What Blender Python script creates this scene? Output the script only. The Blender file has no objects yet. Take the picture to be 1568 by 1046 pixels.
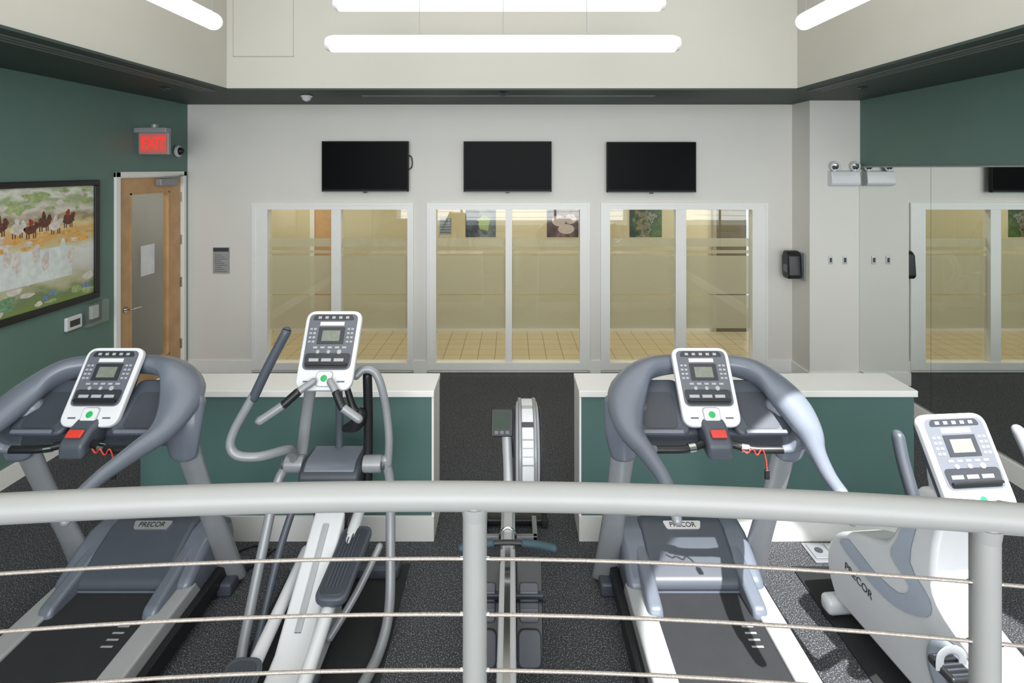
import bpy, bmesh, math, random
from mathutils import Matrix, Vector
random.seed(4)
sc=bpy.context.scene
try:
    sc.view_settings.view_transform='Standard'
except Exception: pass

# ---------------------------------------------------------------- materials
def lin(c):
    o=[]
    for v in c[:3]:
        v=v/255.0
        o.append(v/12.92 if v<=0.04045 else ((v+0.055)/1.055)**2.4)
    return (o[0],o[1],o[2],1)
MATS={}
def mat(name,col,rough=.5,metal=0,var=.06,scale=12,bump=0.0,bscale=200,emit=0,coat=0,spec=None):
    if name in MATS: return MATS[name]
    m=bpy.data.materials.new(name); m.use_nodes=True
    nt=m.node_tree; b=nt.nodes['Principled BSDF']
    c=lin(col)
    tc=nt.nodes.new('ShaderNodeTexCoord')
    nz=nt.nodes.new('ShaderNodeTexNoise'); nz.inputs['Scale'].default_value=scale; nz.inputs['Detail'].default_value=3
    nt.links.new(tc.outputs['Object'],nz.inputs['Vector'])
    cr=nt.nodes.new('ShaderNodeValToRGB')
    cr.color_ramp.elements[0].position=.3; cr.color_ramp.elements[1].position=.7
    cr.color_ramp.elements[0].color=tuple(x*(1-var) for x in c[:3])+(1,)
    cr.color_ramp.elements[1].color=tuple(min(1,x*(1+var)) for x in c[:3])+(1,)
    nt.links.new(nz.outputs['Fac'],cr.inputs['Fac'])
    nt.links.new(cr.outputs['Color'],b.inputs['Base Color'])
    b.inputs['Roughness'].default_value=rough; b.inputs['Metallic'].default_value=metal
    if coat: b.inputs['Coat Weight'].default_value=coat
    if spec is not None: b.inputs['Specular IOR Level'].default_value=spec
    if bump:
        n2=nt.nodes.new('ShaderNodeTexNoise'); n2.inputs['Scale'].default_value=bscale
        nt.links.new(tc.outputs['Object'],n2.inputs['Vector'])
        bp=nt.nodes.new('ShaderNodeBump'); bp.inputs['Strength'].default_value=bump; bp.inputs['Distance'].default_value=.003
        nt.links.new(n2.outputs['Fac'],bp.inputs['Height']); nt.links.new(bp.outputs['Normal'],b.inputs['Normal'])
    if emit:
        b.inputs['Emission Color'].default_value=c; b.inputs['Emission Strength'].default_value=emit
    MATS[name]=m; return m
M_back=mat('wall_paint_offwhite',(226,224,218),.6,var=.012,scale=2,bump=.05)
M_rec=mat('recess_paint_cream',(194,192,183),.65,var=.01,scale=2)
M_green=mat('wall_paint_green',(98,127,119),.55,var=.03,scale=2,bump=.05)
M_teal=mat('half_wall_paint_teal',(80,110,106),.45,var=.03,scale=2)
M_soff=mat('soffit_paint_dark_green',(48,64,60),.6,var=.04,scale=2)
M_trim=mat('trim_white',(240,240,237),.35,var=.01)
M_black=mat('black_plastic',(28,29,31),.4)
M_rub=mat('black_rubber',(34,35,37),.75,bump=.2)
M_belt=mat('treadmill_belt',(42,43,46),.7,bump=.25,bscale=500)
M_dk=mat('dark_grey_plastic',(60,65,73),.45,var=.04)
M_mid=mat('blue_grey_plastic',(106,113,125),.34,var=.03,coat=.25)
M_midd=mat('charcoal_blue_plastic',(74,80,90),.42,var=.03)
M_sil=mat('silver_paint',(146,149,153),.35,.15,var=.03)
M_silr=mat('deck_rail_silver',(176,178,180),.4,.15,var=.03)
M_slot=mat('diffuser_edge_grey',(112,120,116),.5)
M_alu=mat('aluminium',(196,197,198),.3,.6,var=.04)
M_wh=mat('white_plastic',(216,218,221),.35,var=.01,coat=.2)
M_face=mat('console_face_grey',(98,102,110),.4,var=.03)
M_faced=mat('console_face_dark',(52,54,60),.35)
M_lcd=mat('lcd_screen',(122,128,118),.2,var=.1,scale=60)
M_lcdd=mat('lcd_dark_screen',(50,66,56),.15)
M_btn=mat('button_grey',(165,168,172),.4)
M_grn=mat('green_button',(40,165,90),.4,emit=.1)
M_red=mat('red_button',(205,62,50),.4)
M_rail=mat('railing_grey_paint',(143,144,143),.4,.0,var=.02)
M_cable=mat('steel_cable',(158,150,143),.4,.4,var=.25,scale=300)
M_wood=mat('oak_wood',(200,158,112),.45,var=.12,scale=6)
M_tv=mat('tv_screen_black',(10,10,12),.35,var=.02,spec=.06)
M_tvb=mat('tv_bezel_black',(20,20,22),.5,var=.02,spec=.2)
M_paper=mat('paper_white',(225,226,228),.6)
M_sign=mat('sign_grey',(160,160,158),.5)
M_bikeb=mat('bike_panel_blue_grey',(168,177,191),.4,var=.04)
M_chr=mat('chrome',(205,205,205),.15,1,var=.01)
M_tealg=mat('handle_teal_grip',(50,72,82),.6)
M_tube=mat('lamp_diffuser',(255,254,251),.4,var=0,emit=1.15)
M_red_e=mat('exit_face',(206,98,90),.4,var=.02,emit=.2)
M_red_l=mat('exit_letters',(255,44,34),.4,var=0,emit=.8)
M_cor=mat('corridor_wall_ochre',(214,204,174),.6,var=.03,scale=2)
M_ves=mat('vestibule_wall',(190,188,180),.6,var=.02)

def carpet():
    m=bpy.data.materials.new('speckled_rubber_carpet'); m.use_nodes=True; nt=m.node_tree; b=nt.nodes['Principled BSDF']
    tc=nt.nodes.new('ShaderNodeTexCoord')
    n=nt.nodes.new('ShaderNodeTexNoise'); n.inputs['Scale'].default_value=165; n.inputs['Detail'].default_value=2; n.inputs['Roughness'].default_value=.6
    nt.links.new(tc.outputs['Object'],n.inputs['Vector'])
    cr=nt.nodes.new('ShaderNodeValToRGB'); e=cr.color_ramp.elements
    e[0].position=.47; e[0].color=lin((48,50,54)); e[1].position=.67; e[1].color=lin((160,162,166))
    x=e.new(.57); x.color=lin((74,76,80))
    nt.links.new(n.outputs['Fac'],cr.inputs['Fac']); nt.links.new(cr.outputs['Color'],b.inputs['Base Color'])
    b.inputs['Roughness'].default_value=.85
    return m
M_carpet=carpet()
def tile():
    m=bpy.data.materials.new('corridor_tile'); m.use_nodes=True; nt=m.node_tree; b=nt.nodes['Principled BSDF']
    tc=nt.nodes.new('ShaderNodeTexCoord'); br=nt.nodes.new('ShaderNodeTexBrick'); br.offset=0
    br.inputs['Color1'].default_value=lin((218,206,180)); br.inputs['Color2'].default_value=lin((212,200,172)); br.inputs['Mortar'].default_value=lin((150,134,104))
    br.inputs['Scale'].default_value=1; br.inputs['Mortar Size'].default_value=.004; br.inputs['Brick Width'].default_value=.2; br.inputs['Row Height'].default_value=.2
    nt.links.new(tc.outputs['Object'],br.inputs['Vector']); nt.links.new(br.outputs['Color'],b.inputs['Base Color'])
    b.inputs['Roughness'].default_value=.3
    return m
M_tile=tile()
def glassm(name,refl=.08,frost=0,fcol=(240,236,222)):
    m=bpy.data.materials.new(name); m.use_nodes=True; nt=m.node_tree
    for n in list(nt.nodes):
        if n.type!='OUTPUT_MATERIAL': nt.nodes.remove(n)
    out=[n for n in nt.nodes if n.type=='OUTPUT_MATERIAL'][0]
    t=nt.nodes.new('ShaderNodeBsdfTransparent'); t.inputs['Color'].default_value=(.93,.94,.92,1)
    g=nt.nodes.new('ShaderNodeBsdfGlossy'); g.inputs['Roughness'].default_value=.02
    mx=nt.nodes.new('ShaderNodeMixShader'); mx.inputs[0].default_value=refl
    nt.links.new(t.outputs[0],mx.inputs[1]); nt.links.new(g.outputs[0],mx.inputs[2])
    last=mx
    if frost:
        d=nt.nodes.new('ShaderNodeBsdfDiffuse'); d.inputs['Color'].default_value=lin(fcol)
        tl=nt.nodes.new('ShaderNodeBsdfTranslucent'); tl.inputs['Color'].default_value=lin(fcol)
        m3=nt.nodes.new('ShaderNodeMixShader'); m3.inputs[0].default_value=.5
        nt.links.new(d.outputs[0],m3.inputs[1]); nt.links.new(tl.outputs[0],m3.inputs[2])
        m2=nt.nodes.new('ShaderNodeMixShader'); m2.inputs[0].default_value=frost
        nt.links.new(mx.outputs[0],m2.inputs[1]); nt.links.new(m3.outputs[0],m2.inputs[2]); last=m2
    nt.links.new(last.outputs[0],out.inputs[0]); return m
M_glass=glassm('window_glass',.05)
M_frost=glassm('frosted_film',.02,.55)
def mirror():
    m=bpy.data.materials.new('mirror_silvering'); m.use_nodes=True; b=m.node_tree.nodes['Principled BSDF']
    b.inputs['Base Color'].default_value=(.82,.85,.83,1); b.inputs['Metallic'].default_value=1; b.inputs['Roughness'].default_value=.005
    return m
M_mir=mirror()
def art(name,stops,axis='Z',lo=0,hi=1,nscale=4,dist=.5,detail=5,stretch=(1,1,1)):
    m=bpy.data.materials.new(name); m.use_nodes=True; nt=m.node_tree; b=nt.nodes['Principled BSDF']
    tc=nt.nodes.new('ShaderNodeTexCoord'); sp=nt.nodes.new('ShaderNodeSeparateXYZ'); nt.links.new(tc.outputs['Object'],sp.inputs[0])
    mp=nt.nodes.new('ShaderNodeMapping'); mp.inputs['Scale'].default_value=stretch; nt.links.new(tc.outputs['Object'],mp.inputs[0])
    mr=nt.nodes.new('ShaderNodeMapRange'); mr.inputs[1].default_value=lo; mr.inputs[2].default_value=hi
    nt.links.new(sp.outputs[axis],mr.inputs[0])
    n=nt.nodes.new('ShaderNodeTexNoise'); n.inputs['Scale'].default_value=nscale; n.inputs['Detail'].default_value=detail
    nt.links.new(mp.outputs[0],n.inputs['Vector'])
    ma=nt.nodes.new('ShaderNodeMath'); ma.operation='MULTIPLY_ADD'; ma.inputs[1].default_value=dist
    sb=nt.nodes.new('ShaderNodeMath'); sb.operation='SUBTRACT'; sb.inputs[1].default_value=.5
    nt.links.new(n.outputs['Fac'],sb.inputs[0]); nt.links.new(sb.outputs[0],ma.inputs[0]); nt.links.new(mr.outputs[0],ma.inputs[2])
    cr=nt.nodes.new('ShaderNodeValToRGB'); e=cr.color_ramp.elements
    e[0].position=stops[0][0]; e[0].color=lin(stops[0][1]); e[1].position=stops[-1][0]; e[1].color=lin(stops[-1][1])
    for p,c in stops[1:-1]:
        x=e.new(p); x.color=lin(c)
    nt.links.new(ma.outputs[0],cr.inputs['Fac']); nt.links.new(cr.outputs['Color'],b.inputs['Base Color'])
    b.inputs['Roughness'].default_value=.35
    return m

# ---------------------------------------------------------------- geometry helpers
def empty(name,loc=(0,0,0)):
    e=bpy.data.objects.new(name,None); e.location=loc; e.empty_display_size=.1
    sc.collection.objects.link(e); return e
def finish(name,me,m,par,smooth=True,bevel=0,seg=2):
    o=bpy.data.objects.new(name,me); sc.collection.objects.link(o)
    if m: me.materials.append(m)
    if par is not None:
        o.parent=par; o.matrix_parent_inverse=Matrix.Translation(-Vector(par.location))
    if bevel:
        b=o.modifiers.new('bev','BEVEL'); b.width=bevel; b.segments=seg; b.limit_method='ANGLE'; b.angle_limit=math.radians(35)
    if smooth:
        for p in me.polygons: p.use_smooth=True
        try:
            w=o.modifiers.new('wn','WEIGHTED_NORMAL'); w.keep_sharp=True
        except Exception: pass
    return o
I4=Matrix.Identity(4)
def mesh_from(vs,fs,M=I4):
    me=bpy.data.meshes.new('m'); me.from_pydata([tuple(M@Vector(v)) for v in vs],[],fs)
    bm=bmesh.new(); bm.from_mesh(me); bmesh.ops.recalc_face_normals(bm,faces=bm.faces); bm.to_mesh(me); bm.free()
    return me
def boxes(name,bl,m,par=None,M=I4,bevel=0):
    vs=[];fs=[]
    for (x0,x1,y0,y1,z0,z1) in bl:
        k=len(vs)
        vs+=[(x0,y0,z0),(x1,y0,z0),(x1,y1,z0),(x0,y1,z0),(x0,y0,z1),(x1,y0,z1),(x1,y1,z1),(x0,y1,z1)]
        fs+=[tuple(k+i for i in f) for f in ((0,3,2,1),(4,5,6,7),(0,1,5,4),(1,2,6,5),(2,3,7,6),(3,0,4,7))]
    return finish(name,mesh_from(vs,fs,M),m,par,smooth=bool(bevel),bevel=bevel)
def box(name,x0,x1,y0,y1,z0,z1,m,par=None,M=I4,bevel=0): return boxes(name,[(x0,x1,y0,y1,z0,z1)],m,par,M,bevel)
def catmull(P,sub):
    out=[]; n=len(P)
    for i in range(n-1):
        p0=P[max(i-1,0)];p1=P[i];p2=P[i+1];p3=P[min(i+2,n-1)]
        for k in range(sub):
            t=k/sub
            out.append([0.5*((2*b)+(-a+c)*t+(2*a-5*b+4*c-d)*t*t+(-a+3*b-3*c+d)*t**3) for a,b,c,d in zip(p0,p1,p2,p3)])
    out.append(list(P[-1])); return out
def sweep(name,pts,rad,m,par=None,M=I4,n=14,sub=6,up=None,smoothpath=True,rnd=True):
    N=len(pts)
    if not isinstance(rad,(list,)): rad=[rad]*N
    rad=[(r,r) if not isinstance(r,(tuple,)) else r for r in rad]
    P=[list(p)+list(r) for p,r in zip(pts,rad)]
    if smoothpath and N>2: P=catmull(P,sub)
    C=[Vector(p[:3]) for p in P]; R=[(max(p[3],.001),max(p[4],.001)) for p in P]
    T=[]
    for i in range(len(C)):
        a=C[max(i-1,0)]; b=C[min(i+1,len(C)-1)]; T.append((b-a).normalized())
    vs=[];fs=[]
    ref=Vector(up) if up else (Vector((0,0,1)) if abs(T[0].z)<.9 else Vector((0,1,0)))
    s=T[0].cross(ref).normalized()
    rings=[]
    for i,c in enumerate(C):
        t=T[i]
        if up: s=t.cross(Vector(up)); s=s.normalized() if s.length>1e-4 else Vector((1,0,0))
        else: s=(s-t*s.dot(t)).normalized()
        v=s.cross(t).normalized()
        rings.append((c,t,s,v,R[i]))
    if rnd:
        c,t,s,v,r=rings[0]; mr=min(r)
        a=[(c-t*mr*q,t,s,v,(r[0]*w,r[1]*w)) for q,w in ((.95,.3),(.7,.7),(.35,.93))]
        c,t,s,v,r=rings[-1]; mr=min(r)
        b=[(c+t*mr*q,t,s,v,(r[0]*w,r[1]*w)) for q,w in ((.35,.93),(.7,.7),(.95,.3))]
        rings=a+rings+b
    for c,t,s,v,r in rings:
        for k in range(n):
            a=2*math.pi*k/n; vs.append(tuple(c+s*math.cos(a)*r[0]+v*math.sin(a)*r[1]))
    for i in range(len(rings)-1):
        for k in range(n):
            fs.append((i*n+k,i*n+(k+1)%n,(i+1)*n+(k+1)%n,(i+1)*n+k))
    fs.append(tuple(range(n))); fs.append(tuple((len(rings)-1)*n+k for k in range(n)))
    return finish(name,mesh_from(vs,fs,M),m,par)
def cyl(name,a,b,r,m,par=None,M=I4,n=24,bevel=0,r2=None):
    a=Vector(a);b=Vector(b); t=(b-a).normalized(); ref=Vector((0,0,1)) if abs(t.z)<.9 else Vector((0,1,0))
    s=t.cross(ref).normalized(); v=s.cross(t); r2=r if r2 is None else r2
    vs=[];fs=[]
    for c,rr in ((a,r),(b,r2)):
        for k in range(n):
            q=2*math.pi*k/n; vs.append(tuple(c+s*math.cos(q)*rr+v*math.sin(q)*rr))
    for k in range(n): fs.append((k,(k+1)%n,n+(k+1)%n,n+k))
    fs.append(tuple(range(n))); fs.append(tuple(range(n,2*n)))
    me=mesh_from(vs,fs,M); o=finish(name,me,m,par,bevel=bevel)
    for p in me.polygons:
        if len(p.vertices)>4: p.use_smooth=False
    return o
def prism(name,prof,x0,x1,m,par=None,M=I4,bevel=0,seg=3):
    n=len(prof); vs=[(x0,y,z) for y,z in prof]+[(x1,y,z) for y,z in prof]
    fs=[(k,(k+1)%n,n+(k+1)%n,n+k) for k in range(n)]+[tuple(range(n)),tuple(range(n,2*n))]
    return finish(name,mesh_from(vs,fs,M),m,par,smooth=True,bevel=bevel,seg=seg)
def plate(name,outl,z0,z1,m,par=None,M=I4,bevel=0):
    n=len(outl); vs=[(x,y,z0) for x,y in outl]+[(x,y,z1) for x,y in outl]
    fs=[(k,(k+1)%n,n+(k+1)%n,n+k) for k in range(n)]+[tuple(range(n)),tuple(range(n,2*n))]
    return finish(name,mesh_from(vs,fs,M),m,par,smooth=bool(bevel),bevel=bevel)
def rquad(cs,r,k=6):
    out=[];n=len(cs)
    for i in range(n):
        p=Vector(cs[i]);a=(Vector(cs[i-1])-p).normalized();b=(Vector(cs[(i+1)%n])-p).normalized()
        s=p+a*r; e=p+b*r
        for j in range(k+1):
            t=j/k; q=(1-t)**2*s+2*t*(1-t)*p+t*t*e; out.append((q.x,q.y))
    return out
def rr(w0,w1,h,r,y0=0):
    return rquad([(-w0/2,y0),(w0/2,y0),(w1/2,y0+h),(-w1/2,y0+h)],r)
def text(name,s,size,m,par,M,ext=.001,align='CENTER'):
    c=bpy.data.curves.new(name,'FONT'); c.body=s; c.size=size; c.extrude=ext; c.align_x=align; c.align_y='CENTER'
    t=bpy.data.objects.new('tmp',c); sc.collection.objects.link(t)
    dg=bpy.context.evaluated_depsgraph_get(); me=bpy.data.meshes.new_from_object(t.evaluated_get(dg))
    bpy.data.objects.remove(t); me.transform(M); 
    me.materials.clear()
    return finish(name,me,m,par,smooth=False)
TXM=lambda x,y,z: Matrix.Translation((x,y,z))@Matrix.Rotation(math.pi/2,4,'X')
def lathe(name,prof,axis_o,axis_d,m,par=None,n=40,M=I4):
    o=Vector(axis_o);t=Vector(axis_d).normalized();ref=Vector((0,0,1)) if abs(t.z)<.9 else Vector((0,1,0))
    s=t.cross(ref).normalized();v=s.cross(t);vs=[];fs=[]
    for h,r in prof:
        for k in range(n):
            a=2*math.pi*k/n; vs.append(tuple(o+t*h+(s*math.cos(a)+v*math.sin(a))*max(r,.0005)))
    for i in range(len(prof)-1):
        for k in range(n): fs.append((i*n+k,i*n+(k+1)%n,(i+1)*n+(k+1)%n,(i+1)*n+k))
    fs.append(tuple(range(n))); fs.append(tuple((len(prof)-1)*n+k for k in range(n)))
    return finish(name,mesh_from(vs,fs,M),m,par)

# ---------------------------------------------------------------- camera
H=2.2
cam=bpy.data.cameras.new('camera'); co=bpy.data.objects.new('camera',cam); sc.collection.objects.link(co)
co.location=(0,0,H); co.rotation_euler=(math.pi/2,0,0)
cam.sensor_width=36; cam.lens=36*856/1568; cam.shift_y=-265/1568; cam.clip_start=.05
sc.camera=co

# ---------------------------------------------------------------- room shell
YB=6.03; XL=-3.5; XR=3.53; ZC=2.89; YF=-3.0; ZT=4.3
box('floor',XL-.15,XR+.15,YF-.15,YB+.12,-.1,0,M_carpet)
W=[(-2.77,-1.09),(-.887,.81),(.986,2.725)]
zb,zt=.03,1.80
bl=[(XL-.15,XR+.15,YB,YB+.12,zt,3.1)]
xs=[XL-.15]+[v for w in W for v in w]+[XR+.15]
for i in range(0,len(xs),2): bl.append((xs[i],xs[i+1],YB,YB+.12,0,zt))
for w in W: bl.append((w[0],w[1],YB,YB+.12,0,zb))
boxes('wall_back',bl,M_back)
panes=[[(-2.634,-1.95),(-1.845,-1.127)],[(-.817,-.07),(0,.732)],[(1.056,1.768),(1.88,2.59)]]
for i,(w,pn) in enumerate(zip(W,panes)):
    e=empty('window_%d'%(i+1),((w[0]+w[1])/2,YB,0))
    pz0,pz1=.105,1.757
    fr=[(w[0],w[1],YB-.012,YB+.09,pz1,zt),(w[0],w[1],YB-.012,YB+.09,zb,pz0),
        (w[0],pn[0][0],YB-.012,YB+.09,pz0,pz1),(pn[0][1],pn[1][0],YB+.0,YB+.09,pz0,pz1),(pn[1][1],w[1],YB-.012,YB+.09,pz0,pz1)]
    boxes('frame',fr,M_trim,e)
    boxes('casing',[(w[0]-.03,w[1]+.03,YB-.02,YB-.002,zt,zt+.03),(w[0]-.03,w[0],YB-.02,YB-.002,zb,zt),(w[1],w[1]+.03,YB-.02,YB-.002,zb,zt)],M_trim,e)
    for j,p in enumerate(pn):
        box('glass_%d'%(j+1),p[0],p[1],YB+.05,YB+.056,pz0,pz1,M_glass,e)
        fb=[(p[0],p[1],YB+.058,YB+.06,a,b) for a,b in ((.46,.82),(.832,1.25),(1.275,1.31),(1.35,1.44))]
        boxes('frosted_film_%d'%(j+1),fb,M_frost,e)
DY0,DY1,DZ=4.965,5.94,2.12
boxes('wall_left',[(XL-.12,XL,YF,DY0,0,3.1),(XL-.12,XL,DY1,YB,0,3.1),(XL-.12,XL,DY0,DY1,DZ,3.1)],M_green)
box('wall_right',XR,XR+.12,YF,YB,0,3.1,M_green)
box('wall_column',3.02,XR,5.67,YB,0,ZC,M_back)
RX=2.49; RY=4.88
box('ceiling_soffit_back',XL-.12,XR+.12,RY+.04,YB+.12,ZC,ZC+.1,M_soff)
box('ceiling_soffit_left',XL-.12,-RX-.04,YF,RY+.04,ZC,ZC+.1,M_soff)
box('ceiling_soffit_right',RX+.04,XR+.12,YF,RY+.04,ZC,ZC+.1,M_soff)
boxes('wall_recess',[(-RX-.04,RX+.04,RY,RY+.04,ZC+.005,ZT),(-RX-.04,-RX,YF,RY,ZC+.005,ZT),(RX,RX+.04,YF,RY,ZC+.005,ZT)],M_rec)
boxes('trim_recess_edge',[(-RX-.05,RX+.05,RY-.006,RY+.05,ZC-.006,ZC+.01),(-RX-.05,-RX+.006,YF,RY,ZC-.006,ZC+.01),(RX-.006,RX+.05,YF,RY,ZC-.006,ZC+.01)],M_soff)
box('ceiling',-RX-.04,RX+.04,YF,RY+.04,ZT,ZT+.1,M_rec)
boxes('trim_access_panel',[(-2.43,-1.91,RY-.006,RY-.001,3.18,3.95)],M_rec,bevel=.002)
boxes('trim_access_panel_gap',[(-2.434,-2.43,RY-.004,RY,3.176,3.95),(-1.91,-1.906,RY-.004,RY,3.176,3.95),(-2.434,-1.906,RY-.004,RY,3.176,3.18)],M_sign)
fw=[(XL-.12,XR+.12,YF-.12,YF,0,.6),(XL-.12,XR+.12,YF-.12,YF,4.1,4.4),(XL-.12,-3.2,YF-.12,YF,.6,4.1),(3.2,XR+.12,YF-.12,YF,.6,4.1)]
boxes('wall_front',fw,M_back)
e=empty('window_4',(0,YF,.6))
boxes('mullions',[(x-.03,x+.03,YF-.1,YF-.02,.6,4.1) for x in (-3.17,-1.6,0,1.6,3.17)]+[(-3.2,3.2,YF-.1,YF-.02,z-.03,z+.03) for z in (.63,2.4,4.07)],M_trim,e)
ZS=ZC-.0005
e=empty('linear_air_diffuser',(0,5.3,ZC-.005))
boxes('slot_black',[(-1.4,-.03,5.28,5.31,ZS-.003,ZS),(0,1.33,5.28,5.31,ZS-.003,ZS)],M_black,e)
boxes('slot_edge',[(-1.42,1.35,5.262,5.28,ZS-.006,ZS),(-1.42,1.35,5.31,5.328,ZS-.006,ZS)],M_slot,e)
for sx in (-1,1):
    e=empty('linear_air_diffuser',(sx*2.65,3,ZC-.005))
    boxes('slot_black',[(sx*2.65-.012,sx*2.65+.012,.5,4.95,ZS-.003,ZS),(sx*2.70-.012,sx*2.70+.012,.5,4.95,ZS-.003,ZS)],M_black,e)
    boxes('slot_edge',[(sx*2.675-.007,sx*2.675+.007,.5,4.95,ZS-.007,ZS),(sx*2.62-.01,sx*2.62+.01,.5,4.95,ZS-.007,ZS),(sx*2.73-.01,sx*2.73+.01,.5,4.95,ZS-.007,ZS)],M_slot,e)
for x,y in ((-.08,5.05),(2.98,4.75),(-2.95,4.75)):
    lathe('sprinkler_head',[(0,.04),(.006,.038),(.01,.015),(.03,.012),(.032,.02),(.036,.02)],(x,y,ZS),(0,0,-1),M_dk)
lathe('dome_camera',[(0,.055),(.015,.055),(.02,.045),(.045,.035),(.06,.012)],(-1.93,5.25,ZS),(0,0,-1),M_wh)
e=empty('dome_camera',(XL+.03,5.83,2.38))
lathe('base_ring',[(0,.06),(.02,.062),(.035,.055),(.04,.04)],(XL,5.83,2.38),(1,0,0),M_wh,e)
lathe('lens_dome',[(.035,.045),(.055,.038),(.075,.022),(.082,.005)],(XL,5.83,2.38),(1,0,0),M_black,e)
bb=[]
xs2=[XL]+[v+d for w in W for v,d in ((w[0],-.03),(w[1],.03))]+[3.02]
for i in range(0,len(xs2),2): bb.append((xs2[i],xs2[i+1],YB-.015,YB,0,.13))
boxes('baseboard_back',bb,M_trim)
boxes('baseboard_left',[(XL,XL+.015,YF,DY0-.06,0,.13)],M_trim)
boxes('baseboard_right',[(XR-.03,XR,YF,5.67,0,.14)],M_trim)
boxes('baseboard_column',[(3.005,3.02,5.655,YB-.015,0,.13),(3.02,XR-.03,5.655,5.67,0,.13)],M_trim)
e=empty('wall_mirror',(XR,4,.15))
ys=[5.668,4.70,3.72,2.74,1.76,.78]
for i in range(len(ys)-1):
    box('panel_%d'%(i+1),XR-.008,XR-.001,ys[i+1]+.0015,ys[i]-.0015,.15,2.21,M_mir,e)
box('channel_top',XR-.012,XR,.78,5.668,2.21,2.222,M_sign,e)
# corridor
box('floor_corridor',-5,5,YB+.12,7.7,-.1,.0,M_tile)
boxes('wall_corridor',[(-5,5,7.57,7.7,0,2.7),(-5.1,-5,YB+.12,7.7,0,2.7),(5,5.1,YB+.12,7.7,0,2.7)],M_cor)
box('ceiling_corridor',-5,5,YB+.12,7.7,2.6,2.7,M_trim)
boxes('trim_corridor_bumper',[(-5,-1.35,7.55,7.57,.29,.315),(-1.2,-.6,7.55,7.57,.29,.315),(1.3,5,7.55,7.57,.29,.315)],M_wood)
boxes('baseboard_corridor',[(-5,5,7.555,7.57,0,.08)],M_trim)
e=empty('door_2',(-2.5,7.55,0)); boxes('leaf',[(-2.66,-2.38,7.53,7.57,0,2.2)],M_wood,e,bevel=.004); boxes('jamb',[(-2.72,-2.66,7.52,7.57,0,2.25),(-2.38,-2.33,7.52,7.57,0,2.25)],M_trim,e)
e=empty('door_3',(3.0,7.55,0)); boxes('leaf',[(2.75,3.15,7.53,7.57,0,2.2)],mat('dark_glass_door',(110,102,84),.15),e); boxes('jamb',[(2.70,2.75,7.52,7.57,0,2.25),(3.15,3.20,7.52,7.57,0,2.25)],M_chr,e)
boxes('wall_vestibule',[(-4.9,-4.8,4.4,YB+.12,0,2.7),(-4.9,XL-.12,4.3,4.4,0,2.7),(-4.9,XL-.12,YB,YB+.11,0,2.7)],M_ves)
box('ceiling_vestibule',-4.9,XL-.12,4.3,YB+.12,2.6,2.7,M_ves)
box('floor_vestibule',-4.9,XL-.12,4.3,YB+.12,-.1,0,M_sign)
# ---------------------------------------------------------------- door_1
e=empty('door_1',(XL,5.45,0))
boxes('frame',[(XL-.12,XL+.02,DY0-.05,DY0+.01,0,DZ+.05),(XL-.12,XL+.02,DY1-.01,DY1+.04,0,DZ+.05),(XL-.12,XL+.02,DY0-.05,DY1+.04,DZ,DZ+.05)],M_trim,e,bevel=.004)
a,b=DY0+.015,DY1-.015; g0,g1=5.147,5.73
boxes('leaf',[(XL-.06,XL-.015,a,g0,.01,DZ-.01),(XL-.06,XL-.015,g1,b,.01,DZ-.01),(XL-.06,XL-.015,g0,g1,1.97,DZ-.01),(XL-.06,XL-.015,g0,g1,.01,.3)],M_wood,e)
boxes('glazing_bead',[(XL-.066,XL-.009,g0,g0+.015,.3,1.97),(XL-.066,XL-.009,g1-.015,g1,.3,1.97),(XL-.066,XL-.009,g0,g1,.3,.315),(XL-.066,XL-.009,g0,g1,1.955,1.97)],M_wood,e)
box('glass',XL-.04,XL-.034,g0+.01,g1-.01,.31,1.96,M_glass,e)
box('paper_notice',XL-.032,XL-.030,5.32,5.52,1.17,1.46,M_paper,e)
cyl('handle_rose',(XL-.015,5.07,.92),(XL,5.07,.92),.028,M_chr,e)
sweep('handle_lever',[(XL-.01,5.07,.92),(XL+.045,5.07,.92),(XL+.055,5.09,.92),(XL+.055,5.19,.915)],.009,M_chr,e)
box('closer_body',XL-.012,XL+.05,5.5,5.78,2.03,2.10,M_sil,e,bevel=.008)
sweep('closer_arm',[(XL+.03,5.56,2.11),(XL+.12,5.68,2.12),(XL+.03,5.9,2.13)],.008,M_sil,e,smoothpath=False)
boxes('hinge',[(XL-.02,XL+.006,b-.012,b+.012,z,z+.1) for z in (.3,.95,1.4,1.85)],M_chr,e)

# ---------------------------------------------------------------- wall items
def tv(x0,x1,z0,z1):
    e=empty('wall_tv',((x0+x1)/2,YB-.05,(z0+z1)/2))
    box('bezel',x0,x1,YB-.10,YB-.06,z0,z1,M_tvb,e,bevel=.004)
    box('screen',x0+.012,x1-.012,YB-.103,YB-.10,z0+.03,z1-.012,M_tv,e)
    box('bottom_trim',x0+.01,x1-.01,YB-.104,YB-.10,z0+.002,z0+.008,M_face,e)
    box('sensor',(x0+x1)/2-.02,(x0+x1)/2+.02,YB-.1,YB-.085,z0-.012,z0,M_black,e)
    box('wall_bracket',(x0+x1)/2-.15,(x0+x1)/2+.15,YB-.06,YB,z0+.15,z1-.15,M_dk,e)
    return e
e=tv(-2.02,-1.1,1.953,2.49)
sweep('cable',[(-1.13,YB-.05,2.35),(-1.08,YB-.03,2.32),(-1.075,YB-.03,2.22),(-1.12,YB-.05,2.18)],.006,M_black,e)
tv(-.514,.42,1.95,2.488); tv(1.007,1.955,1.945,2.482)
e=empty('wall_notice_sign',(-3.13,YB,1.2))
box('plate',-3.22,-3.045,YB-.012,YB,1.07,1.35,M_sign,e)
box('header',-3.215,-3.05,YB-.014,YB-.012,1.305,1.345,M_dk,e)
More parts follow.
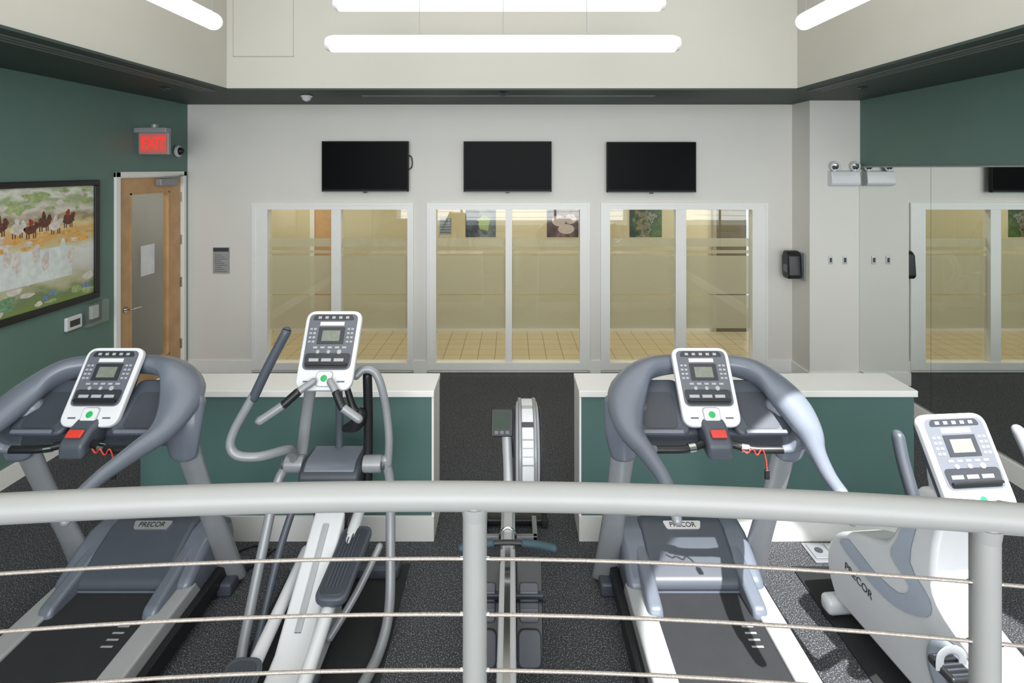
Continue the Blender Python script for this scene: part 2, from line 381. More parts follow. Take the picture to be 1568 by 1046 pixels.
boxes('text_lines',[(-3.2,-3.065-.03*(i%3),YB-.0135,YB-.012,1.09+i*.022,1.095+i*.022) for i in range(9)],M_face,e)
e=empty('exit_sign',(-3.35,5.2,2.46))
box('mounting_canopy',-3.5,-3.2,5.17,5.25,2.53,2.58,M_sil,e,bevel=.006)
box('housing',-3.47,-3.19,5.19,5.23,2.33,2.535,M_sil,e,bevel=.006)
box('face',-3.455,-3.205,5.184,5.19,2.345,2.52,M_red_e,e)
text('letters','EXIT',.155,M_red_l,e,Matrix.Translation((-3.33,5.182,2.432))@Matrix.Rotation(math.pi/2,4,'X')@Matrix.Diagonal((.72,1,1,1)))
cyl('knob',(-3.33,5.21,2.58),(-3.33,5.21,2.61),.03,M_sil,e)
# framed photo print
M_art=art('horse_photo_print',[(0,(130,150,84)),(.10,(120,140,100)),(.18,(190,190,150)),(.28,(216,216,210)),(.42,(232,232,228)),(.52,(216,206,160)),(.60,(226,176,106)),(.68,(232,212,160)),(.75,(160,144,110)),(.82,(228,222,210)),(.90,(160,176,130)),(.95,(232,234,222)),(1,(180,190,160))],'Z',1.17,2.05,5,.26,6,(1,1,2.5))
e=empty('framed_picture',(XL,4,1.6))
boxes('frame',[(XL,XL+.04,3.1,4.70,1.12,1.17),(XL,XL+.04,3.1,4.70,2.06,2.105),(XL,XL+.04,4.65,4.70,1.17,2.06),(XL,XL+.04,3.1,3.15,1.17,2.06)],M_black,e,bevel=.006)
box('print',XL,XL+.02,3.15,4.65,1.17,2.06,M_art,e)
M_horse=mat('horse_brown',(104,66,56),.6,var=.35,scale=40); M_hw=mat('horse_white',(222,212,204),.6,var=.2,scale=30); M_rj=mat('rider_red',(170,60,50),.6,var=.2,scale=30)
M_gold=mat('print_gold',(228,176,100),.6,var=.25,scale=30); M_lg=mat('print_leaf',(170,186,130),.6,var=.25,scale=30)
RYZ=Matrix.Rotation(math.pi/2,4,'Z')@Matrix.Rotation(math.pi/2,4,'X')
def blob(n,y,z,ry,rz,m,h=.0006):
    p=random.uniform(0,6); o=[(ry*(1+.2*math.sin(3*t*math.pi/9+p))*math.cos(t*math.pi/9),rz*(1+.2*math.cos(2*t*math.pi/9+p))*math.sin(t*math.pi/9)) for t in range(18)]
    plate(n,o,0,h,m,e,Matrix.Translation((XL+.0203,y,z))@RYZ)
for k in range(34):
    blob('foliage_patch_%d'%k,random.uniform(3.3,4.6),random.uniform(1.88,2.03),random.uniform(.02,.07),random.uniform(.012,.03),random.choice([M_lg,M_hw,M_lg]),.0002+.00001*k)
for k in range(30):
    blob('grass_patch_%d'%k,random.uniform(3.3,4.6),random.uniform(1.62,1.72),random.uniform(.03,.08),random.uniform(.008,.02),random.choice([M_gold,M_hw,M_gold]),.0002+.00001*k)
for k in range(8):
    y=3.58+k*.112+random.uniform(-.02,.02); z=1.785+random.uniform(-.03,.02)
    blob('horse_body_%d'%k,y,z,.055,.036,M_horse if k%3 else M_hw)
    blob('horse_head_%d'%k,y+.05,z+.03,.022,.026,M_horse if k%3 else M_hw,.0008)
    blob('rider_%d'%k,y,z+.05,.018,.03,(M_hw,M_rj,M_horse)[k%3],.001)
    boxes('horse_legs_%d'%k,[(XL+.0203,XL+.0208,y+d,y+d+.009,z-.065,z-.01) for d in (-.04,-.02,.018,.035)],M_horse,e)
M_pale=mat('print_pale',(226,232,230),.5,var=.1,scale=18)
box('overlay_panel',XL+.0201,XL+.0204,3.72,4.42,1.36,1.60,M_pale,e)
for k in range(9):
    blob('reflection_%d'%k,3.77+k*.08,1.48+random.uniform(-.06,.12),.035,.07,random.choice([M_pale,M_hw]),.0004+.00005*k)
M_pb=mat('print_blue',(120,145,185),.5,var=.3,scale=40); M_pg=mat('print_green',(120,160,120),.5,var=.3,scale=40)
for k in range(18):
    blob('lower_patch_%d'%k,random.uniform(3.6,4.6),random.uniform(1.2,1.34),random.uniform(.02,.07),random.uniform(.01,.035),random.choice([M_pb,M_hw,M_pg,M_lg]),.0004+.00002*k)
e=empty('wall_thermostat',(XL,4.44,.98)); box('body',XL,XL+.03,4.36,4.52,.92,1.03,M_wh,e,bevel=.01); box('display',XL+.03,XL+.032,4.39,4.49,.95,1.0,M_faced,e)
e=empty('thermostat_guard_box',(XL,4.66,1.0)); box('inner_unit',XL,XL+.03,4.62,4.70,.95,1.06,M_wh,e,bevel=.006)
box('clear_cover',XL,XL+.06,4.56,4.78,.9,1.09,glassm('clear_plastic',.06,.25,(210,220,215)),e,bevel=.01)
e=empty('hand_sanitizer_dispenser',(3.02,5.85,1.2))
box('back_plate',3.0,3.02,5.74,5.96,1.04,1.33,M_sil,e,bevel=.01)
prism('shell',[(5.77,1.08),(5.79,1.30),(5.83,1.34),(5.90,1.34),(5.94,1.28),(5.93,1.08),(5.9,1.05),(5.8,1.05)],2.86,3.0,M_black,e,bevel=.02)
box('clear_window',2.855,2.87,5.81,5.89,1.12,1.2,M_face,e,bevel=.006)
e=empty('emergency_light',(3.35,5.6,2.13))
prism('housing',[(5.67,2.02),(5.60,2.03),(5.585,2.06),(5.60,2.17),(5.67,2.18)],3.2,3.49,M_wh,e,bevel=.008)
for x in (3.25,3.455):
    cyl('head_stem',(x,5.63,2.17),(x,5.63,2.20),.012,M_wh,e)
    lathe('lamp_head',[(0,.02),(.01,.045),(.045,.05),(.05,.045),(.046,.038),(.04,.005)],(x,5.66,2.23),(0,-1,-.25),M_wh,e)
    lathe('lens',[(0,.036),(.004,.03),(.006,.002)],(x,5.617,2.219),(0,-1,-.25),M_chr,e)
for x in (3.23,3.375):
    e=empty('wall_switch_plate',(x,5.67,1.27)); box('plate',x-.022,x+.022,5.664,5.67,1.23,1.315,M_alu,e,bevel=.003); box('rocker',x-.01,x+.01,5.66,5.664,1.25,1.295,M_faced,e)
def poster(n,x0,x1,z0,z1,stops,sc_):
    e=empty('photo_poster',((x0+x1)/2,YB+.07,z0)); box('sheet',x0,x1,YB+.066,YB+.07,z0,z1,M_paper,e)
    box('print',x0,x1,YB+.0625,YB+.066,z0,z1,art('poster_print_%d'%n,stops,'X',x0,x1,sc_,1.6,4),e); return e
e=poster(1,-.507,-.176,1.45,1.75,[(0,(30,36,32)),(.4,(60,66,60)),(.6,(130,130,124)),(1,(80,82,90))],11)
plate('vest',[(-.02,-.06),(.07,-.08),(.09,.06),(.02,.09),(-.05,.04)],0,.001,mat('print_lime',(190,205,110),.5),e,TXM(-.33,YB+.062,1.6))
plate('arm',[(-.12,-.1),(-.05,-.11),(-.03,.02),(-.08,.05)],0,.001,mat('print_navy',(40,44,60),.5),e,TXM(-.33,YB+.062,1.6))
e=poster(2,.38,.725,1.45,1.75,[(0,(60,36,30)),(.4,(110,70,60)),(.55,(150,110,100)),(1,(70,44,40))],9)
M_skin=mat('print_skin',(232,205,190),.5,var=.1,scale=30)
for k,(dx,dz,r,q) in enumerate(((-.04,.03,.075,.8),(.04,-.06,.09,.6),(.09,.05,.06,.9))):
    plate('face_%d'%k,[(r*math.cos(t*math.pi/9),r*q*math.sin(t*math.pi/9)) for t in range(18)],0,.001-.0002*k,M_skin,e,TXM(.55+dx,YB+.0622,1.6+dz))
poster(3,1.28,1.634,1.45,1.75,[(0,(30,50,24)),(.3,(90,110,50)),(.42,(190,150,120)),(.5,(60,60,40)),(.58,(200,180,160)),(.65,(60,80,40)),(1,(110,130,60))],16)
e=empty('wall_notice_card',(-.74,YB+.06,1.6)); box('card',-.79,-.66,YB+.060,YB+.064,1.48,1.66,M_sign,e); boxes('card_lines',[(-.78,-.67,YB+.058,YB+.060,1.50+i*.03,1.507+i*.03) for i in range(5)],M_dk,e)

# ---------------------------------------------------------------- half walls
def halfwall(x0,x1,inner):
    e=empty('half_wall',((x0+x1)/2,3.44,0)); y0,y1=3.31,3.57
    box('body',x0,x1,y0,y1,0,.85,M_teal,e)
    box('cap',x0-.015,x1+.015,y0-.015,y1+.015,.85,.888,M_trim,e,bevel=.004)
    boxes('baseboard',[(x0-.014,x1+.014,y0-.014,y0,0,.145),(x0-.014,x1+.014,y1,y1+.014,0,.145),(x0-.014,x0,y0,y1,0,.145),(x1,x1+.014,y0,y1,0,.145)],M_trim,e)
    xe=x1 if inner>0 else x0
    boxes('corner_trim',[(xe-.0 if inner>0 else xe-.012,xe+.012 if inner>0 else xe,y0-.003,y1+.003,.145,.85)],M_trim,e)
halfwall(-2.2,-.475,1); halfwall(.41,2.38,-1)

# ---------------------------------------------------------------- light fixtures
def pendant(a,b,r=.056,wires=3):
    a=Vector(a);b=Vector(b);e=empty('linear_pendant_light',(a+b)/2)
    d=(b-a).normalized()
    sweep('diffuser_tube',[a+d*.03,(a+b)/2,b-d*.03],r,M_tube,e,n=24,sub=4)
    cyl('end_cap_a',a-d*.018,a+d*.02,r*.75,M_trim,e,bevel=.01,r2=r*1.01); cyl('end_cap_b',b+d*.018,b-d*.02,r*.75,M_trim,e,bevel=.01,r2=r*1.01)
    for t in ([.26,.5,.74] if wires==3 else [.02,.5,.98]):
        p=a.lerp(b,t); cyl('suspension_wire',(p.x,p.y,p.z+r),(p.x,p.y,ZT),.0022,M_sil,e,n=6)
        cyl('coupler',(p.x,p.y,p.z+r-.004),(p.x,p.y,p.z+r+.012),.01,M_sil,e,n=10)
    return e
pendant((-1.22,3.72,3.03),(1.1,3.72,3.03))
pendant((-1.25,3.98,3.375),(1.07,3.98,3.375),wires=2)
pendant((-1.93,3.64,3.15),(-1.93,1.3,3.15),wires=2)
pendant((1.89,3.64,3.15),(1.89,1.3,3.15),wires=2)

# ---------------------------------------------------------------- console
def console(par,bot,top,w,yaw=0,style=0):
    bot=Vector(bot);top=Vector(top); v=(top-bot); L=v.length; v.normalize()
    u=Vector((math.cos(yaw),math.sin(yaw),0)); u=(u-v*u.dot(v)).normalized(); n=u.cross(v)
    M=Matrix(((u.x,v.x,n.x,bot.x),(u.y,v.y,n.y,bot.y),(u.z,v.z,n.z,bot.z),(0,0,0,1)))
    k=L/.37; q=w/.27
    S=M@Matrix.Diagonal((q,k,1,1))
    plate('console_back_shell',rr(.23,.235,.355,.05,.005),-.065,-.015,M_midd,par,S,bevel=.02)
    plate('console_bezel',rr(.258,.27,.37,.05),-.02,.012,M_wh,par,S,bevel=.008)
    plate('console_face',rr(.222,.232,.262,.028,.09),.012,.0145,M_face,par,S)
    plate('console_header_strip',rquad([(-.1,.322),(.1,.322),(.09,.348),(-.09,.348)],.012),.0145,.016,M_faced,par,S)
    boxes('console_header_icons',[(x-.008,x+.008,.329,.341,.016,.0165) for x in (-.066,-.033,0,.033,.066)],M_btn,par,S)
    box('console_label_strip',-.06,.055,.296,.314,.0145,.0155,M_wh,par,S)
    box('console_screen_surround',-.062,.062,.208,.288,.0145,.0165,M_faced,par,S)
    box('console_screen',-.042,.042,.222,.272,.0165,.0175,M_lcd,par,S)
    bl=[]
    for i in range(4):
        for x in (-.098,-.08,.08,.098): bl.append((x-.006,x+.006,.215+i*.02,.224+i*.02,.0145,.016))
    for i in range(5):
        bl.append((-.075+i*.034,-.055+i*.034,.188,.197,.0145,.016))
    boxes('console_small_keys',bl,M_btn,par,S)
    for x,r,y in ((-.05,.009,.172),(0.0,.009,.172),(.05,.011,.172)):
        lathe('console_round_key',[(.014,r),(.017,r),(.018,r*.7)],(0,0,0),(0,0,1),M_btn,par,n=14,M=S@Matrix.Translation((x,y,0)))
    plate('console_lower_face',rr(.20,.215,.07,.02,.096),.0145,.016,M_faced,par,S)
    box('console_rack_ledge',-.095,.095,.108,.118,.014,.032,M_black,par,S,bevel=.003)
    boxes('console_label_row',[(-.085+i*.058,-.04+i*.058,.128,.142,.016,.0165) for i in range(3)],M_btn,par,S)
    plate('console_centre_button_ring',rquad([(-.036,.015),(.036,.015),(.04,.085),(-.04,.085)],.02),.012,.0165,M_btn,par,S,bevel=.002)
    plate('console_centre_button_plate',rquad([(-.032,.019),(.032,.019),(.036,.081),(-.036,.081)],.018),.0165,.018,M_wh,par,S)
    lathe('console_green_button',[(.0165,.015),(.019,.015),(.0205,.011)],(0,0,0),(0,0,1),M_grn,par,n=20,M=S@Matrix.Translation((0,.052,0)))
    boxes('console_side_logo',[(-.095,-.06,.035,.042,.012,.013),(.06,.095,.035,.042,.012,.013)],M_face,par,S)
    return M

# ---------------------------------------------------------------- treadmill
def treadmill(xc):
    e=empty('treadmill',(xc,2.1,0)); T=Matrix.Translation((xc,0,0))
    boxes('base_frame',[(-.365,.365,1.22,2.95,.03,.10)],M_black,e,T,bevel=.01)
    boxes('floor_feet',[(s*.33-.03,s*.33+.03,y,y+.07,0,.04) for s in (-1,1) for y in (1.3,2.85)],M_rub,e,T)
    for s in (-1,1):
        prism('side_rail',[(1.22,.09),(1.25,.19),(2.72,.19),(2.78,.10)],s*.228 if s>0 else -.335,.335 if s>0 else -.228,M_silr,e,T,bevel=.012)
        box('rail_edge',min(s*.335,s*.375),max(s*.335,s*.375),1.24,2.95,.05,.13,M_black,e,T,bevel=.008)
    box('belt',-.226,.226,1.26,2.8,.14,.176,M_belt,e,T)
    boxes('belt_marks',[(.13,.18,2.36+i*.035,2.37+i*.035,.176,.1765) for i in range(4)],M_silr,e,T)
    cyl('rear_roller',(-.23,1.27,.14),(.23,1.27,.14),.035,M_black,e,T)
    prism('motor_hood',[(2.66,.15),(2.67,.215),(2.78,.275),(2.9,.325),(3.0,.33),(3.09,.28),(3.12,.2),(3.12,.06),(2.66,.06)],-.33,.33,M_mid,e,T,bevel=.035,seg=4)
    prism('motor_hood_panel',[(2.66,.17),(2.665,.225),(2.78,.288),(2.91,.345),(2.98,.347),(3.03,.32),(3.03,.2)],-.22,.22,M_midd,e,T,bevel=.03,seg=4)
    for s in (-1,1):
        prism('hood_pod',[(2.50,.17),(2.52,.215),(2.7,.26),(2.85,.30),(2.95,.2),(2.95,.08),(2.55,.08)],min(s*.2,s*.27),max(s*.2,s*.27),M_mid,e,T,bevel=.02,seg=3)
    Ml=T@Matrix.Translation((0,2.905,.347))@Matrix.Rotation(math.radians(24),4,'X')
    plate('maker_label',rquad([(-.085,-.022),(.085,-.022),(.1,.022),(-.1,.022)],.012),-.006,.002,M_alu,e,Ml)
    text('maker_label_text','PRECOR',.036,M_black,e,Ml@Matrix.Translation((0,0,.003)),ext=.0005)
    for s in (-1,1):
        sweep('upright',[(s*.385,2.97,.04),(s*.38,2.86,.3),(s*.375,2.68,.68),(s*.37,2.56,.96)],[(.03,.075),(.03,.062),(.028,.055),(.03,.06)],M_sil,e,T,up=(1,0,0),n=16)
        box('upright_foot',s*.385-.045,s*.385+.045,2.86,3.08,0,.07,M_midd,e,T,bevel=.015)
    L=[(-.31,2.03,1.02),(-.315,2.12,1.035),(-.345,2.26,1.055),(-.378,2.38,1.08),(-.375,2.50,1.13),(-.335,2.61,1.19),(-.25,2.68,1.235),(-.12,2.71,1.25),(0,2.71,1.25)]
    R=[(.026,.024),(.028,.027),(.036,.036),(.056,.046),(.08,.058),(.098,.058),(.095,.052),(.07,.045),(.06,.045)]
    P=L+[(-x,y,z) for x,y,z in L[:-1][::-1]]; RR=R+R[:-1][::-1]
    sweep('horseshoe_shroud',P,RR,M_mid,e,T,up=(0,.45,.9),n=20,sub=7)
    for s in (-1,1):
        sweep('shroud_skirt',[(s*.365,2.56,1.12),(s*.38,2.53,1.02),(s*.375,2.545,.90)],[(.055,.10),(.045,.085),(.034,.062)],M_mid,e,T,up=(1,0,0),n=16)
        sweep('handrail_end',[(s*.31,2.07,1.02),(s*.308,2.0,1.0),(s*.306,1.96,.965)],[.024,.021,.018],M_sil,e,T)
        Mt=T@Matrix.Translation((s*.225,2.52,1.10))@Matrix.Rotation(math.radians(36),4,'X')
        plate('side_tray',rquad([(-.125,-.10),(.125,-.10),(.125,.17),(-.125,.17)],.04),-.03,.0,M_midd,e,Mt,bevel=.012)
        plate('side_tray_recess',rquad([(-.075,-.075),(.075,-.075),(.085,.10),(-.085,.10)],.03),-.002,.002,M_dk,e,Mt,bevel=.001)
        plate('side_tray_lip',rquad([(-.09,-.105),(.09,-.105),(.09,-.088),(-.09,-.088)],.006),0,.018,M_mid,e,Mt,bevel=.004)
        sweep('sensor_grip',[(s*.06,2.415,1.01),(s*.14,2.39,1.0),(s*.22,2.385,1.0),(s*.27,2.385,1.0)],[.017,.016,.016,.016],M_black,e,T)
        cyl('grip_plate',(s*.10,2.40,1.003),(s*.13,2.394,1.001),.0185,M_chr,e,T,n=16)
        sweep('grip_mount',[(s*.27,2.385,1.0),(s*.31,2.38,1.01),(s*.345,2.36,1.045)],[.016,.02,.024],M_mid,e,T)
    prism('centre_unit',[(2.36,.96),(2.36,1.03),(2.42,1.075),(2.56,1.13),(2.6,1.08),(2.5,.98)],-.055,.055,M_midd,e,T,bevel=.02,seg=3)
    box('stop_button',-.034,.034,-.018,.018,0,.014,M_red,e,T@Matrix.Translation((0,2.395,1.058))@Matrix.Rotation(math.radians(35),4,'X'),bevel=.006)
    prism('front_crossbar',[(2.5,.95),(2.5,1.02),(2.6,1.09),(2.66,1.05),(2.62,.97)],-.34,.34,M_midd,e,T,bevel=.02)
    sweep('safety_tether',[(.09,2.37,1.01),(.11,2.365,.995),(.13,2.36,1.015),(.15,2.36,.99),(.17,2.36,1.015),(.185,2.36,.98),(.19,2.355,.93)],.003,M_red,e,T,n=8)
    box('tether_clip',.18,.20,2.35,2.362,.89,.93,M_black,e,T,bevel=.003)
    console(e,(xc,2.46,1.06),(xc,2.66,1.345),.268)
    return e
treadmill(-1.87); treadmill(.885)

# ---------------------------------------------------------------- elliptical
def elliptical(xc):
    e=empty('elliptical_trainer',(xc,2.2,0)); T=Matrix.Translation((xc,0,0))
    prism('drive_hub',[(2.74,.60),(2.74,.69),(2.79,.725),(2.95,.73),(3.0,.68),(3.0,.6)],-.15,.15,M_dk,e,T,bevel=.02)
    prism('drive_hub_cap',[(2.755,.70),(2.76,.712),(2.8,.738),(2.94,.742),(2.97,.72)],-.125,.125,M_mid,e,T,bevel=.006)
    prism('drive_column',[(2.80,.62),(2.98,.62),(3.02,.3),(3.05,.03),(2.72,.03),(2.76,.4)],-.085,.085,M_black,e,T,bevel=.02)
    box('front_foot',-.30,.30,2.98,3.08,0,.07,M_midd,e,T,bevel=.02)
    for s in (-1,1):
        cyl('pivot',(s*.15,2.84,.70),(s*.245,2.84,.70),.042,M_sil,e,T,bevel=.008)
        cyl('pivot_cap',(s*.245,2.84,.70),(s*.262,2.84,.70),.028,M_midd,e,T,bevel=.004)
    sweep('arm_lever_rear',[(-.20,2.84,.70),(-.19,2.78,.79),(-.18,2.68,.85),(-.26,2.58,.87),(-.35,2.56,.885),(-.385,2.56,.93),(-.37,2.57,1.0),(-.32,2.58,1.095),(-.29,2.585,1.15)],.0205,M_sil,e,T)
    sweep('arm_grip_rear',[(-.29,2.585,1.14),(-.23,2.59,1.27),(-.155,2.6,1.42),(-.147,2.605,1.44)],.0225,M_midd,e,T)
    sweep('arm_lever_front',[(.275,2.84,.70),(.278,2.85,.82),(.262,2.86,.96),(.235,2.86,1.09),(.20,2.86,1.16),(.15,2.85,1.175),(.115,2.83,1.15)],.0205,M_sil,e,T)
    sweep('arm_grip_front',[(.16,2.88,1.13),(.165,2.88,.9),(.165,2.87,.6)],.024,M_black,e,T)
    sweep('lower_link_left',[(-.215,2.84,.70),(-.275,2.82,.62),(-.295,2.68,.35),(-.29,2.5,.10),(-.26,2.36,.035),(-.2,2.0,.035)],.024,M_sil,e,T)
    sweep('lower_link_right',[(.26,2.84,.72),(.285,2.84,.6),(.305,2.76,.32),(.325,2.64,.12),(.31,2.5,.035),(.27,2.3,.035),(.2,2.0,.035)],.024,M_sil,e,T)
    sweep('strut_left',[(-.14,2.83,.66),(-.21,2.7,.38),(-.235,2.55,.12),(-.22,2.4,.04)],.018,M_midd,e,T)
    sweep('strut_right',[(.09,2.5,.10),(.18,2.6,.22),(.26,2.72,.36)],.017,M_sil,e,T)
    sweep('mast_left',[(-.18,2.88,.72),(-.15,2.88,.95),(-.11,2.86,1.18)],[(.022,.03)]*3,M_sil,e,T,up=(1,0,0))
    for s,a in ((-1,[(-.04,2.66,1.185),(-.10,2.62,1.15),(-.157,2.6,1.10),(-.25,2.58,1.04)]),(1,[(.04,2.66,1.185),(.075,2.64,1.14),(.11,2.62,1.08),(.18,2.62,1.03)])):
        sweep('fixed_bar',a[:3],.017,M_sil,e,T); sweep('fixed_grip',a[2:]+[(a[3][0]*1.04,a[3][1],a[3][2]-.005)],.0195,M_sil,e,T)
        sweep('fixed_grip_sensor',[a[1],Vector(a[1]).lerp(Vector(a[2]),.6),a[2]],.020,M_black,e,T)
    sweep('cable_bundle',[(.05,2.85,1.13),(.10,2.84,.98),(.13,2.84,.95),(.11,2.84,.9),(.06,2.84,.88)],[.014,.02,.035,.035,.02],M_black,e,T)
    sweep('mast_centre',[(.0,2.93,.70),(0,2.93,.95),(0,2.88,1.2)],[(.016,.02)]*3,M_midd,e,T,up=(1,0,0))
    prism('ramp_cover',[(2.84,.50),(2.8,.51),(2.3,.20),(1.9,.14),(1.5,.14),(1.5,.02),(2.86,.02)],-.075,.075,M_wh,e,T,bevel=.015)
    prism('ramp_slot',[(2.72,.4635),(2.72,.470),(2.36,.243),(2.36,.2365)],-.014,.014,M_btn,e,T)
    for s,(ya,za,yb,zb2,pf,pn,pz) in ((1,(2.86,.45,1.55,.2,2.78,2.34,.385)),(-1,(2.8,.28,1.55,.16,2.25,1.81,.2))):
        sweep('foot_arm',[(s*.125,ya,za),(s*.13,(ya+yb)/2,(za+zb2)/2-.02),(s*.13,yb,zb2)],[(.028,.03)]*3,M_wh,e,T,up=(0,0,1))
        oz=rquad([(-.062,0),(.062,0),(.072,.42),(-.054,.42)],.045) if s>0 else rquad([(-.062,0),(.062,0),(.054,.42),(-.072,.42)],.045)
        Mp=T@Matrix.Translation((s*.14,pn,pz-.0))@Matrix.Rotation(math.radians(5),4,'X')
        plate('pedal_base',oz,-.03,-.005,M_midd,e,Mp,bevel=.008)
        plate('pedal_rim',[(x*1.12,y*1.03-.005) for x,y in oz],-.02,.014,M_midd,e,Mp,bevel=.01)
        plate('pedal_pad',[(x*.9,y*.92+.016) for x,y in oz],.0,.018,M_dk,e,Mp,bevel=.003)
        boxes('pedal_treads',[(x-.003,x+.003,.05,.36,.018,.023) for x in (-.03,-.015,0,.015,.03)],M_midd,e,Mp)
    lathe('flywheel_housing',[(0,.2),(.01,.235),(.03,.25),(.17,.25),(.19,.235),(.2,.2)],(-.1,1.62,.27),(1,0,0),M_wh,e,M=T,n=48)
    boxes('rear_base',[(-.28,.28,1.4,1.5,0,.06),(-.09,.09,1.4,2.4,.01,.06)],M_midd,e,T,bevel=.015)
    box('floor_mat',-.30,.34,1.3,3.1,.0,.006,M_rub,e,T)
    console(e,(xc,2.675,1.135),(xc,2.875,1.465),.285)
elliptical(-.905)

# ---------------------------------------------------------------- rower
def rower(xc):
    e=empty('rowing_machine',(xc,2.4,0)); T=Matrix.Translation((xc,0,0))
    box('monorail',-.036,.036,1.2,2.98,.33,.40,M_silr,e,T,bevel=.008)
    box('monorail_track',-.012,.012,1.22,2.9,.40,.406,M_chr,e,T)
    boxes('front_foot',[(-.2,.22,3.42,3.48,0.01,.05)],M_black,e,T,bevel=.01)
    boxes('foot_caps',[(-.22,-.18,3.41,3.49,0,.055),(.2,.24,3.41,3.49,0,.055)],M_rub,e,T,bevel=.01)
    boxes('front_frame',[(-.16,.17,3.25,3.28,.03,.06),(-.16,-.13,3.25,3.45,.03,.06),(.14,.17,3.25,3.45,.03,.06)],M_sil,e,T,bevel=.006)
    sweep('front_leg',[(0,2.95,.36),(0,3.15,.28),(0,3.35,.1),(0,3.44,.04)],[(.036,.036)]*4,M_silr,e,T)
    sweep('neck_post',[(0,2.98,.36),(0,3.05,.55),(-.01,3.1,.72)],[(.022,.028)]*3,M_silr,e,T,up=(1,0,0))
    fx,fy,fz=.105,3.2,.60
    lathe('flywheel_cage',[(0,.03),(.0,.2),(.012,.245),(.03,.262),(.11,.262),(.128,.245),(.14,.2),(.14,.03)],(fx-.07,fy,fz),(1,0,0),M_wh,e,M=T,n=56)
    lathe('cage_rim',[(.018,.262),(.024,.268),(.034,.268),(.04,.262)],(fx-.07,fy,fz),(1,0,0),M_sil,e,M=T,n=56)
    lathe('cage_rim_b',[(.10,.262),(.106,.268),(.116,.268),(.122,.262)],(fx-.07,fy,fz),(1,0,0),M_sil,e,M=T,n=56)
    for s in (-1,1):
        for r in (.06,.1,.14,.18,.215):
            lathe('cage_ring',[(0,r+.005),(.006,r+.004),(.006,r-.004),(0,r-.005)],(fx+s*.07,fy,fz),(s,0,0),M_midd,e,M=T,n=40)
        lathe('hub_disc',[(0,.05),(.012,.045),(.016,.02)],(fx+s*.07,fy,fz),(s,0,0),M_dk,e,M=T)
    for k,(a0,mm) in enumerate(((12,M_silr),(38,M_dk))):
        boxes('cage_label_%d'%k,[(fx-.03,fx+.03,-.014,.014,.261,.264)],mm,e,T@Matrix.Translation((0,fy,fz))@Matrix.Rotation(math.radians(a0),4,'X'))
    for k in range(4):
        boxes('cage_vent_%d'%k,[(fx-.045,fx+.045,-.003,.003,.261,.264)],M_sil,e,T@Matrix.Translation((0,fy,fz))@Matrix.Rotation(math.radians(55+k*9),4,'X'))
    sweep('monitor_arm',[(0,3.1,.66),(-.03,3.16,.78),(-.03,3.14,.80)],.012,M_black,e,T)
    Mm=T@Matrix.Translation((-.035,3.08,.80))@Matrix.Rotation(math.radians(62),4,'X')
    plate('monitor_case',rquad([(-.06,-.07),(.06,-.07),(.06,.07),(-.06,.07)],.012),-.03,0,M_black,e,Mm,bevel=.005)
    box('monitor_screen',-.042,.042,-.03,.055,0,.002,M_lcdd,e,Mm)
    boxes('monitor_keys',[(-.04+i*.03,-.02+i*.03,-.058,-.042,0,.003) for i in range(3)],M_face,e,Mm)
    box('chain_housing',-.024,.024,2.7,3.05,.40,.45,M_silr,e,T,bevel=.01)
    for s in (-1,1):
        Mf=T@Matrix.Translation((s*.095,2.34,.13))@Matrix.Rotation(math.radians(52),4,'X')
        plate('footboard',rquad([(-.056,0),(.056,0),(.062,.37),(-.054,.37)],.02),-.012,0,M_black,e,Mf,bevel=.004)
        plate('heel_cup',rquad([(-.05,-.02),(.05,-.02),(.05,.11),(-.05,.11)],.03),0,.022,M_dk,e,Mf,bevel=.008)
        plate('flex_foot',rquad([(-.042,.13),(.042,.13),(.042,.27),(-.042,.27)],.015),0,.012,M_dk,e,Mf,bevel=.004)
        boxes('foot_ridges',[(-.038,.038,.14+i*.03,.148+i*.03,.012,.017) for i in range(4)],M_midd,e,Mf)
        sweep('foot_strap',[(-.058,.2,0),(-.045,.2,.04),(0,.2,.055),(.045,.2,.04),(.058,.2,0)],[(.016,.003)]*5,M_rub,e,Mf,up=(0,1,0))
    box('foot_axle',-.16,.16,2.46,2.49,.29,.32,M_dk,e,T,bevel=.005)
    sweep('handle_bar',[(-.2,2.54,.475),(-.1,2.575,.47),(0,2.585,.47),(.1,2.575,.47),(.2,2.54,.475)],.012,M_black,e,T)
    for s in (-1,1): sweep('handle_grip',[(s*.075,2.58,.47),(s*.14,2.565,.472),(s*.21,2.536,.476)],.0175,M_tealg,e,T)
    sweep('handle_hook',[(-.03,2.62,.42),(-.035,2.6,.5),(0,2.6,.53),(.035,2.6,.5),(.03,2.62,.42)],.006,M_chr,e,T)
    plate('seat',rquad([(-.15,1.55),(.15,1.55),(.15,1.78),(-.15,1.78)],.06),.43,.47,M_rub,e,T,bevel=.012)
    box('seat_carriage',-.05,.05,1.58,1.75,.39,.43,M_dk,e,T)
    sweep('rear_leg',[(0,1.3,.34),(0,1.27,.15),(0,1.25,.04)],[(.02,.03)]*3,M_alu,e,T,up=(1,0,0)); box('rear_foot',-.18,.18,1.22,1.28,0,.05,M_black,e,T,bevel=.01)
rower(-.02)

